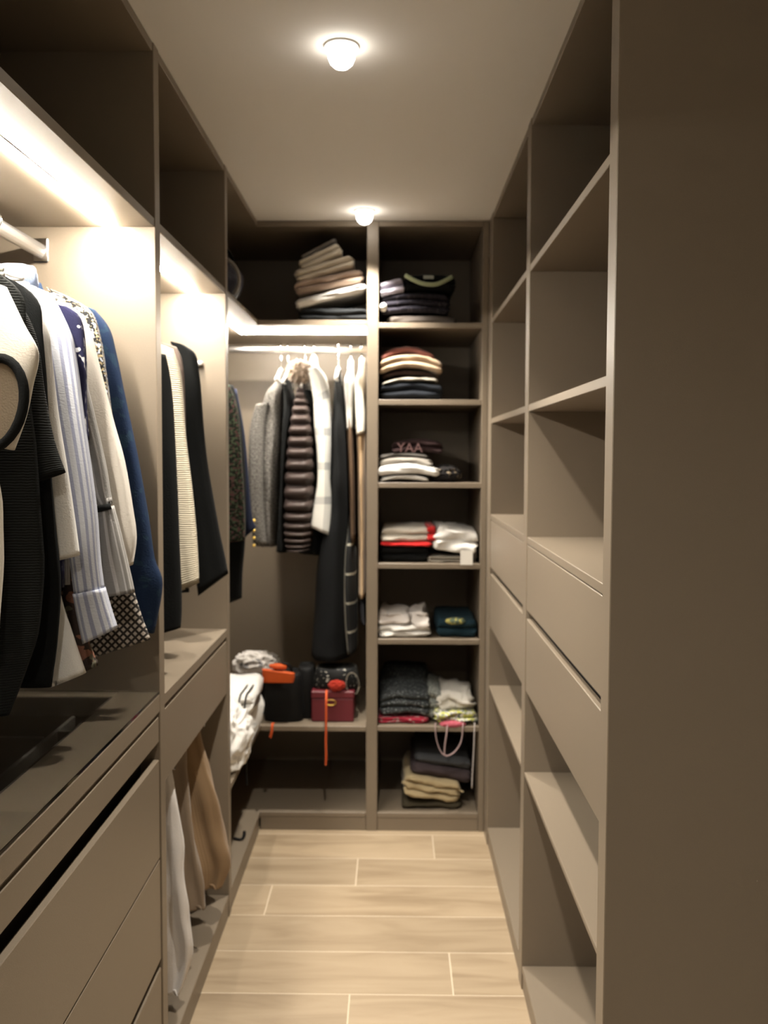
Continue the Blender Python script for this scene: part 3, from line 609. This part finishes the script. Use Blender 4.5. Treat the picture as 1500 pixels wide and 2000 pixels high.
# ================================================================ UPPER BACK SHELVES
def single(o, label, cat, group=None): return tag(o, label, cat, group)
G1 = 'folded clothes on the upper left shelf'
single(fold('folded_jeans', -.240, .27, 3.43, .30, 2.021, .050, fab('dark_denim', (.008, .009, .010), uv=False), layers=2, tilt=0, seed=1), 'dark folded jeans at the bottom of the upper stack', 'jeans', G1)
single(fold('folded_towel', -.247, .28, 3.42, .30, 2.105, .032, WHITE, layers=1, tilt=14, seed=2, rough=.005), 'white folded cloth lying slanted under the beige blankets', 'cloth', G1)
single(fold('folded_blanket', -.255, .27, 3.425, .30, 2.148, .050, fab('rose_beige_fleece', (.52, .40, .32)), layers=2, tilt=11, seed=3), 'rose beige folded blanket above the white cloth', 'blanket', G1)
single(fold('folded_blanket', -.270, .235, 3.43, .30, 2.200, .050, fab('ecru_fleece', (.68, .60, .48)), layers=2, tilt=16, seed=4), 'cream folded blanket in the middle of the slanted stack', 'blanket', G1)
single(fold('folded_blanket', -.285, .175, 3.435, .30, 2.250, .045, fab('pale_beige_fleece', (.62, .55, .44)), layers=2, tilt=24, seed=5), 'small pale beige folded blanket near the top of the slanted stack', 'blanket', G1)
single(fold('folded_scarf', -.298, .15, 3.44, .28, 2.298, .015, fab('grey_scarf', (.20, .18, .16)), layers=1, tilt=28, seed=6), 'thin grey scarf on top of the slanted stack', 'scarf', G1)
# bag in the corner
t = thing('handbag', 'dark navy rounded handbag on the upper corner shelf', 'handbag', (-.61, 3.1, Z_TOPT))
crumple('body', (-.625, 3.12, 2.105), (.085, .10, .082), fab('navy_leather', (.03, .028, .045), rough=.35, sheen=0, uv=False), t, seed=2, amp=.06, freq=1.5, floor_z=Z_TOPT+.001, ridge=False)
tube('piping', [(-.625+.085*math.cos(a), 3.045, 2.105+.080*math.sin(a)) for a in [math.radians(q) for q in range(-40, 125, 12)]], .006, fab('grey_piping', (.40, .38, .36), uv=False), t, m=8)  # pale highlight along the bag's edge, modelled as a light grey strip
tube('handle', [(-.68, 3.12, 2.175), (-.66, 3.12, 2.22), (-.62, 3.12, 2.235), (-.585, 3.12, 2.21), (-.57, 3.12, 2.165)], .006, BLACK, t, m=8, nseg=3)
# ================================================================ TOWER SHELVES
G2 = 'folded clothes in the shelf tower'
z = 2.011
single(fold('folded_jumper', .105, .27, 3.44, .34, z, .032, fab('grey_brown_wool', (.10, .085, .075)), layers=1, seed=11, bend=.004), 'grey brown folded jumper at the bottom of the top tower shelf', 'jumper', G2)
single(fold('folded_jumper', .080, .27, 3.435, .34, z+.036, .075, fab('blueblack_wool', (.022, .02, .028), 'speckle', (.06, .055, .065), 60, thr=.6), layers=3, seed=12, bend=.012), 'blue black folded jumper in the top tower shelf', 'jumper', G2)
single(fold('folded_camisole', -.008, .095, 3.43, .25, z+.115, .055, fab('lavender_cotton', (.45, .42, .50)), layers=2, seed=13, tilt=12), 'pale lavender folded top beside the white divider', 'top', G2)
t = thing('folded_tshirt', 'black folded shirt with pale green neckline on the top tower shelf', 'shirt', (.14, 3.45, z+.12), G2)
fold('cloth', .135, .20, 3.435, .28, z+.125, .060, BLACK, t, layers=2, seed=14, bend=.008)
tube('neckline', [(.040, 3.425, z+.185), (.065, 3.412, z+.168), (.105, 3.405, z+.150), (.150, 3.405, z+.146), (.185, 3.412, z+.158), (.222, 3.425, z+.180)], .006, fab('pale_green_trim', (.42, .48, .30), uv=False), t, m=8, flat=1.3, nseg=3)
box('neck_label', .110, .150, 3.418, 3.420, z+.170, z+.184, fab('woven_label', (.35, .37, .33), uv=False), t, bev=.0005)
single(crumple('rolled_sock', (-.045, 3.425, z+.062), (.014, .03, .016), WHITE, seed=3, amp=.1), 'small white rolled sock at the left edge of the top tower shelf', 'sock')
z = 1.715
single(fold('folded_jeans', .065, .25, 3.44, .34, z, .060, fab('blue_denim', (.010, .012, .016)), layers=2, seed=21, bend=.010), 'dark blue folded jeans under the arched jumpers', 'jeans', G2)
single(fold('folded_shirt', .060, .22, 3.44, .33, z+.064, .014, fab('stone_cotton', (.36, .33, .28)), layers=1, seed=22, bend=.014, tilt=4), 'thin stone coloured folded shirt above the blue jeans', 'shirt', G2)
single(fold('folded_shirt', .055, .21, 3.445, .33, z+.082, .018, fab('dark_brown_cotton', (.045, .025, .018)), layers=1, seed=23, bend=.018), 'dark brown folded shirt under the tan jumper', 'shirt', G2)
single(fold('folded_jumper', .060, .25, 3.43, .33, z+.098, .052, fab('tan_wool', (.40, .29, .19)), layers=2, seed=24, bend=.030), 'tan folded jumper arched over the stack', 'jumper', G2)
single(fold('folded_jumper', .050, .21, 3.44, .33, z+.150, .028, fab('brick_red_wool', (.30, .11, .085)), layers=1, seed=25, bend=.034), 'brick red folded jumper on top of the arched stack', 'jumper', G2)
z = 1.392
single(fold('folded_shirt', .040, .19, 3.42, .34, z, .017, WHITE, layers=1, seed=31, bend=.012), 'thin white folded shirt on the shelf at eye level', 'shirt', G2)
single(fold('folded_tshirt', .052, .245, 3.405, .34, z+.020, .036, WHITE, layers=1, seed=32, bend=.016, rough=.005), 'bright white folded shirt with arched edge', 'shirt', G2)
single(fold('folded_shirt', .042, .21, 3.43, .33, z+.058, .030, fab('warm_grey_cotton', (.36, .33, .29)), layers=1, seed=33, bend=.014), 'warm grey folded shirt on the bright white one', 'shirt', G2)
single(fold('folded_shirt', .035, .20, 3.435, .33, z+.090, .016, fab('dark_grey_cotton', (.12, .11, .10)), layers=1, seed=34, bend=.012), 'dark grey folded shirt under the lettered black sweatshirt', 'shirt', G2)
t = thing('folded_sweatshirt', 'black folded sweatshirt with dull red letters', 'sweatshirt', (.10, 3.45, z+.11), G2)
fold('cloth', .090, .20, 3.435, .32, z+.108, .050, fab('black_maroon', (.030, .016, .016)), t, layers=2, seed=35, bend=.012)
letter_text('lettering', 'YAA', .052, (.060, 3.409, z+.118), 0, plain('dull_red_print', (.13, .065, .062), .8), t)
single(crumple('bunched_shirt', (.205, 3.49, z+.032), (.062, .07, .036), fab('black_brown_print', (.02, .018, .018), 'speckle', (.25, .20, .14), 40, thr=.6), seed=5, floor_z=z), 'black and brown bunched shirt at the right of the white shirts', 'shirt', G2)
z = 1.074
single(fold('folded_trousers', .042, .19, 3.44, .34, z, .066, BLACK, layers=2, seed=41), 'black folded trousers under the red edged polo', 'trousers', G2)
t = thing('folded_polo', 'white folded polo shirt with red edges', 'shirt', (.05, 3.45, z+.07), G2)
fold('cloth', .045, .19, 3.430, .32, z+.082, .055, fab('offwhite_pique', (.62, .57, .49)), t, layers=2, seed=42)
fold('red_trim', .048, .205, 3.425, .32, z+.066, .018, fab('red_pique', (.60, .02, .02)), t, layers=1, seed=43, bend=-.004)
fold('red_cuff', .148, .030, 3.425, .30, z+.082, .060, fab('red_cotton', (.55, .02, .02)), t, layers=2, seed=44)
t = thing('folded_jacket', 'white folded jacket with a hanging paper tag', 'jacket', (.24, 3.45, z+.02), G2)
fold('cloth', .238, .165, 3.42, .33, z+.042, .092, WHITE, t, layers=2, seed=45, tilt=-8, rough=.008)
box('paper_tag', .260, .308, 3.392, 3.394, z-.004, z+.052, plain('paper', (.85, .82, .76), .7), t, bev=.0004)
single(fold('folded_shirt', .215, .16, 3.44, .33, z, .022, fab('greige_cotton', (.33, .30, .25)), layers=2, seed=46), 'greige folded shirts under the white jacket', 'shirt', G2)
single(crumple('bunched_scarf', (.315, 3.50, z+.028), (.020, .05, .034), fab('grey_knit', (.22, .20, .18)), seed=8, floor_z=z), 'grey bunched scarf squeezed at the right panel', 'scarf', G2)
z = .774
t = thing('folded_hoodie', 'white crumpled folded hoodie on the left of its shelf', 'hoodie', (.05, 3.45, z), G2)
fold('cloth', .040, .205, 3.425, .30, z, .050, WHITE, t, layers=2, seed=51, rough=.007)
fold('hood', -.002, .125, 3.435, .22, z+.046, .052, fab('white_knit', (.66, .61, .57)), t, layers=1, seed=52, tilt=-9, rough=.009)
fold('sleeve', .112, .062, 3.430, .20, z+.035, .062, fab('white_knit_sleeve', (.66, .61, .57)), t, layers=1, seed=53, tilt=14, rough=.010)
t = thing('folded_tshirt', 'dark teal folded shirt with yellow print', 'shirt', (.25, 3.45, z), G2)
fold('cloth', .252, .158, 3.43, .30, z, .075, fab('dark_teal', (.010, .028, .040)), t, layers=2, seed=54)
crumple('print', (.245, 3.436, z+.066), (.040, .026, .014), fab('yellow_print', (.10, .13, .09), 'speckle', (.38, .34, .10), 60, thr=.5, uv=False), t, seed=55, amp=.15)
z = .425
single(fold('folded_scarf', .040, .20, 3.43, .32, z, .024, fab('red_silk', (.45, .03, .06), 'speckle', (.55, .35, .33), 40, thr=.58), layers=2, seed=61), 'red patterned folded scarf under the sequinned top', 'scarf', G2)
single(fold('sequinned_top', .045, .20, 3.43, .32, z+.028, .090, fab('dark_sequins', (.035, .04, .042), 'speckle', (.35, .37, .38), 130, thr=.63, rough=.4), layers=3, seed=62, bend=.010, slope=.05), 'dark sequinned folded top', 'top', G2)
single(fold('lace_top', .135, .05, 3.45, .26, z+.02, .12, fab('grey_lace', (.16, .17, .16), 'speckle', (.4, .42, .38), 150, thr=.55), layers=3, seed=63, tilt=-18), 'grey green lace top leaning between the sequinned and white tops', 'top', G2)
t = thing('patterned_top', 'white folded top with yellow and grey pattern and dangling straps', 'top', (.25, 3.45, z), G2)
fold('cloth', .248, .165, 3.415, .30, z+.006, .050, fab('white_yellow_print', (.70, .68, .62), 'speckle', (.16, .19, .17), 90, thr=.52, c3=(.60, .62, .12)), t, layers=2, seed=64, rough=.008)
fold('upper_fold', .248, .145, 3.440, .24, z+.052, .070, fab('white_gauze', (.70, .67, .60)), t, layers=1, seed=65, rough=.013)
single(crumple('pink_scarf', (.235, 3.415, z+.006), (.050, .020, .013), fab('pink_silk', (.55, .12, .16)), seed=66, amp=.2), 'pink scarf end poking over the shelf edge', 'scarf')
PINKT = fab('pink_ribbon', (.42, .30, .30), uv=False)
t = thing('strap_loop', 'thin pale pink strap loop hanging from the shelf edge', 'strap', (.21, 3.39, .33))
tube('strap', [(.168, 3.405, .437), (.166, 3.390, .418), (.172, 3.388, .37), (.190, 3.388, .325), (.215, 3.388, .312), (.245, 3.388, .330), (.268, 3.388, .37), (.274, 3.390, .420), (.276, 3.405, .436)], .0022, PINKT, t, m=6, flat=1.8, nseg=4)
tube('strap', [(.215, 3.405, .437), (.212, 3.390, .410), (.205, 3.388, .36), (.203, 3.388, .318), (.215, 3.388, .311)], .003, PINKT, t, m=6, flat=1.8, nseg=4)
single(tube('dangling_string', [(.322, 3.40, .440), (.320, 3.388, .41), (.318, 3.387, .33), (.314, 3.388, .25), (.312, 3.390, .18)], .0022, fab('white_cord', (.55, .50, .48), uv=False), m=6, nseg=4), 'thin white cord hanging beside the right panel', 'cord')
z = .074
single(fold('folded_trousers', .155, .235, 3.44, .30, z, .028, fab('dark_khaki', (.055, .045, .028)), layers=1, seed=71), 'dark khaki folded trousers at the very bottom of the tower', 'trousers', G2)
single(fold('folded_trousers', .150, .23, 3.43, .32, z+.040, .085, fab('khaki_cotton', (.42, .33, .19)), layers=3, seed=72, tilt=-9, rough=.008), 'khaki folded trousers in the bottom compartment', 'trousers', G2)
single(fold('folded_trousers', .190, .24, 3.45, .33, z+.118, .048, fab('aubergine_twill', (.060, .045, .048)), layers=1, seed=73, tilt=-10), 'aubergine folded trousers above the khaki ones', 'trousers', G2)
single(fold('folded_trousers', .200, .225, 3.46, .33, z+.165, .038, fab('slate_twill', (.060, .062, .066)), layers=1, seed=74, tilt=-8), 'slate grey folded trousers on top in the bottom compartment', 'trousers', G2)
# ================================================================ LOWER BACK SHELF, LEFT BAY
z = .423
def handbag(name, label, x, w, y, d, zb, h, mat, seed=0, handle=True, hm=None):
    t = thing(name, label, 'bag', (x, y, zb), 'bags on the lower back shelf')
    rows = [(x-w*.36, zb+h, x+w*.36, zb+h), (x-w*.44, zb+h*.93, x+w*.44, zb+h*.93), (x-w*.48, zb+h*.6, x+w*.48, zb+h*.6), (x-w*.5, zb+h*.2, x+w*.5, zb+h*.2), (x-w*.48, zb+.002, x+w*.48, zb+.002)]
    loft('body', rows, y, [d*.3, d*.42, d*.5, d*.5, d*.47], mat, t, seed=seed, amp=.05, power=.45)
    if handle: tube('handle', [(x-w*.2, y-d*.3, zb+h*.9), (x-w*.18, y-d*.34, zb+h*1.12), (x, y-d*.36, zb+h*1.2), (x+w*.18, y-d*.34, zb+h*1.12), (x+w*.2, y-d*.3, zb+h*.9)], .006, hm or mat, t, m=8, nseg=3)
    return t
BLEATH = fab('black_leather', (.008, .008, .008), rough=.55, sheen=0)
handbag('handbag', 'large black soft handbag on the lower back shelf', -.445, .165, 3.52, .15, z, .195, BLEATH, 1)
handbag('handbag', 'smaller black bag between the large bag and the red box', -.360, .075, 3.56, .14, z, .21, BLEATH, 2, handle=False)
handbag('clutch_bag', 'black bag standing at the left end behind the white cloth', -.585, .13, 3.60, .12, z, .16, BLEATH, 3, handle=False)
single(crumple('bunched_scarf', (-.570, 3.57, z+.205), (.085, .06, .052), fab('white_grey_silk', (.62, .58, .54), 'speckle', (.25, .24, .24), 25, thr=.60), seed=11, amp=.4, freq=1.9, boxy=.85), 'white bunched scarf on the left black bag', 'scarf')
t = thing('orange_belt', 'wide orange leather belt folded over the black handbag', 'belt', (-.46, 3.44, z+.2))
loft('strap', [(-.525, z+.222, -.395, z+.205), (-.524, z+.196, -.395, z+.185), (-.522, z+.168, -.400, z+.168)], 3.428, .012, fab('orange_leather', (.62, .10, .02), rough=.45, sheen=0), t, amp=.05, power=.5, seed=4)
loft('folded_end', [(-.50, z+.232, -.43, z+.228), (-.50, z+.222, -.43, z+.216)], 3.455, .02, bpy.data.materials['orange_leather'], t, amp=.05, seed=5)
t = thing('storage_box', 'dark red storage box with gold clasp', 'box', (-.245, 3.54, z))
REDB = plain('dark_red_leatherette', (.13, .012, .020), .5, bump=.2, bscale=300)
box('body', -.330, -.160, 3.455, 3.62, z+.0005, z+.095, REDB, t, bev=.004)
box('lid', -.332, -.158, 3.453, 3.622, z+.096, z+.125, REDB, t, bev=.004)
tube('clasp', [(x, 3.447, zz) for x, _, zz in ellipse_pts(-.252, 3.447, z+.082, .021, .011, n=20)], .0022, GOLD, t, m=8, closed=True)
g = handbag('evening_bag', 'black sequinned bag with chain lying on the red box', -.235, .185, 3.54, .13, z+.126, .085, fab('black_sequins', (.010, .010, .010), 'speckle', (.42, .40, .34), 110, thr=.64, rough=.35), 6, handle=False)
DIMCH = plain('dull_chain_metal', (.30, .27, .22), .4, 1.0)
pts = ellipse_pts(-.165, 3.462, z+.155, .026, .045, n=22, tilt=.1)
for i in range(0, 22, 1):
    p, q = Vector(pts[i]), Vector(pts[(i+1) % 22])
    tube('chain_link', [p.lerp(q, .08), p.lerp(q, .92)], .0022, DIMCH, g, m=6)
single(crumple('red_cloth', (-.228, 3.452, z+.150), (.030, .014, .020), fab('vermilion_silk', (.38, .03, .015)), seed=14, amp=.5, freq=1.6), 'small vermilion red cloth on the red box', 'cloth')
ORR = fab('orange_ribbon', (.62, .09, .015), uv=False, rough=.5)
single(tube('long_ribbon', [(-.268, 3.440, z+.135), (-.266, 3.396, z+.11), (-.266, 3.388, z+.02), (-.267, 3.388, z-.06), (-.266, 3.387, z-.12), (-.268, 3.390, z-.155)], .0042, ORR, m=8, flat=.25, nseg=4), 'long orange ribbon hanging in front of the red box', 'ribbon')
single(tube('short_ribbon', [(-.480, 3.42, z+.006), (-.480, 3.394, z+.004), (-.482, 3.388, z-.02), (-.488, 3.388, z-.045)], .0055, ORR, m=8, flat=.3, nseg=4), 'short orange ribbon hanging below the black handbag', 'ribbon')
# floor of the left bay: shelf label strips, strap
# ================================================================ WHITE LAUNDRY ON THE CORNER SHELF
t = thing('folded_towel', 'white folded towel with two black stripes on the corner shelf', 'towel', (-.64, 3.22, .423))
fold('cloth', -.640, .26, 3.08, .30, .560, .075, WHITE, t, layers=2, seed=91, rough=.006)
for dx in (0, .022):
    tube('stripe', [(-.555+dx, 3.062, .575), (-.553+dx, 3.058, .60), (-.550+dx, 3.075, .636), (-.547+dx, 3.12, .640), (-.545+dx, 3.20, .640)], .003, BLACK, t, m=6, nseg=3)
fold('lower_fold', -.640, .25, 3.10, .28, .424, .135, WHITE, t, layers=3, seed=92, rough=.006)
single(crumple('crumpled_sheet', (-.620, 2.965, .520), (.118, .135, .120), fab('white_percale', (.84, .82, .78)), seed=21, amp=.24, freq=1.45, floor_z=.424, sub=6, boxy=.8), 'large crumpled white sheet at the front of the corner shelf', 'bedding')
single(tube('black_strap', [(-.560, 3.20, .082), (-.555, 3.17, .080), (-.562, 3.14, .079), (-.59, 3.15, .079)], .006, BLEATH, m=8, flat=.5, nseg=4), 'short black strap lying on the corner bottom board', 'strap')
single(tube('dark_strap', [(-.525, 3.02, .45), (-.522, 3.03, .41), (-.523, 3.04, .36), (-.521, 3.04, .32)], .003, BLEATH, m=6, nseg=4), 'thin dark strap dangling below the white laundry', 'strap')
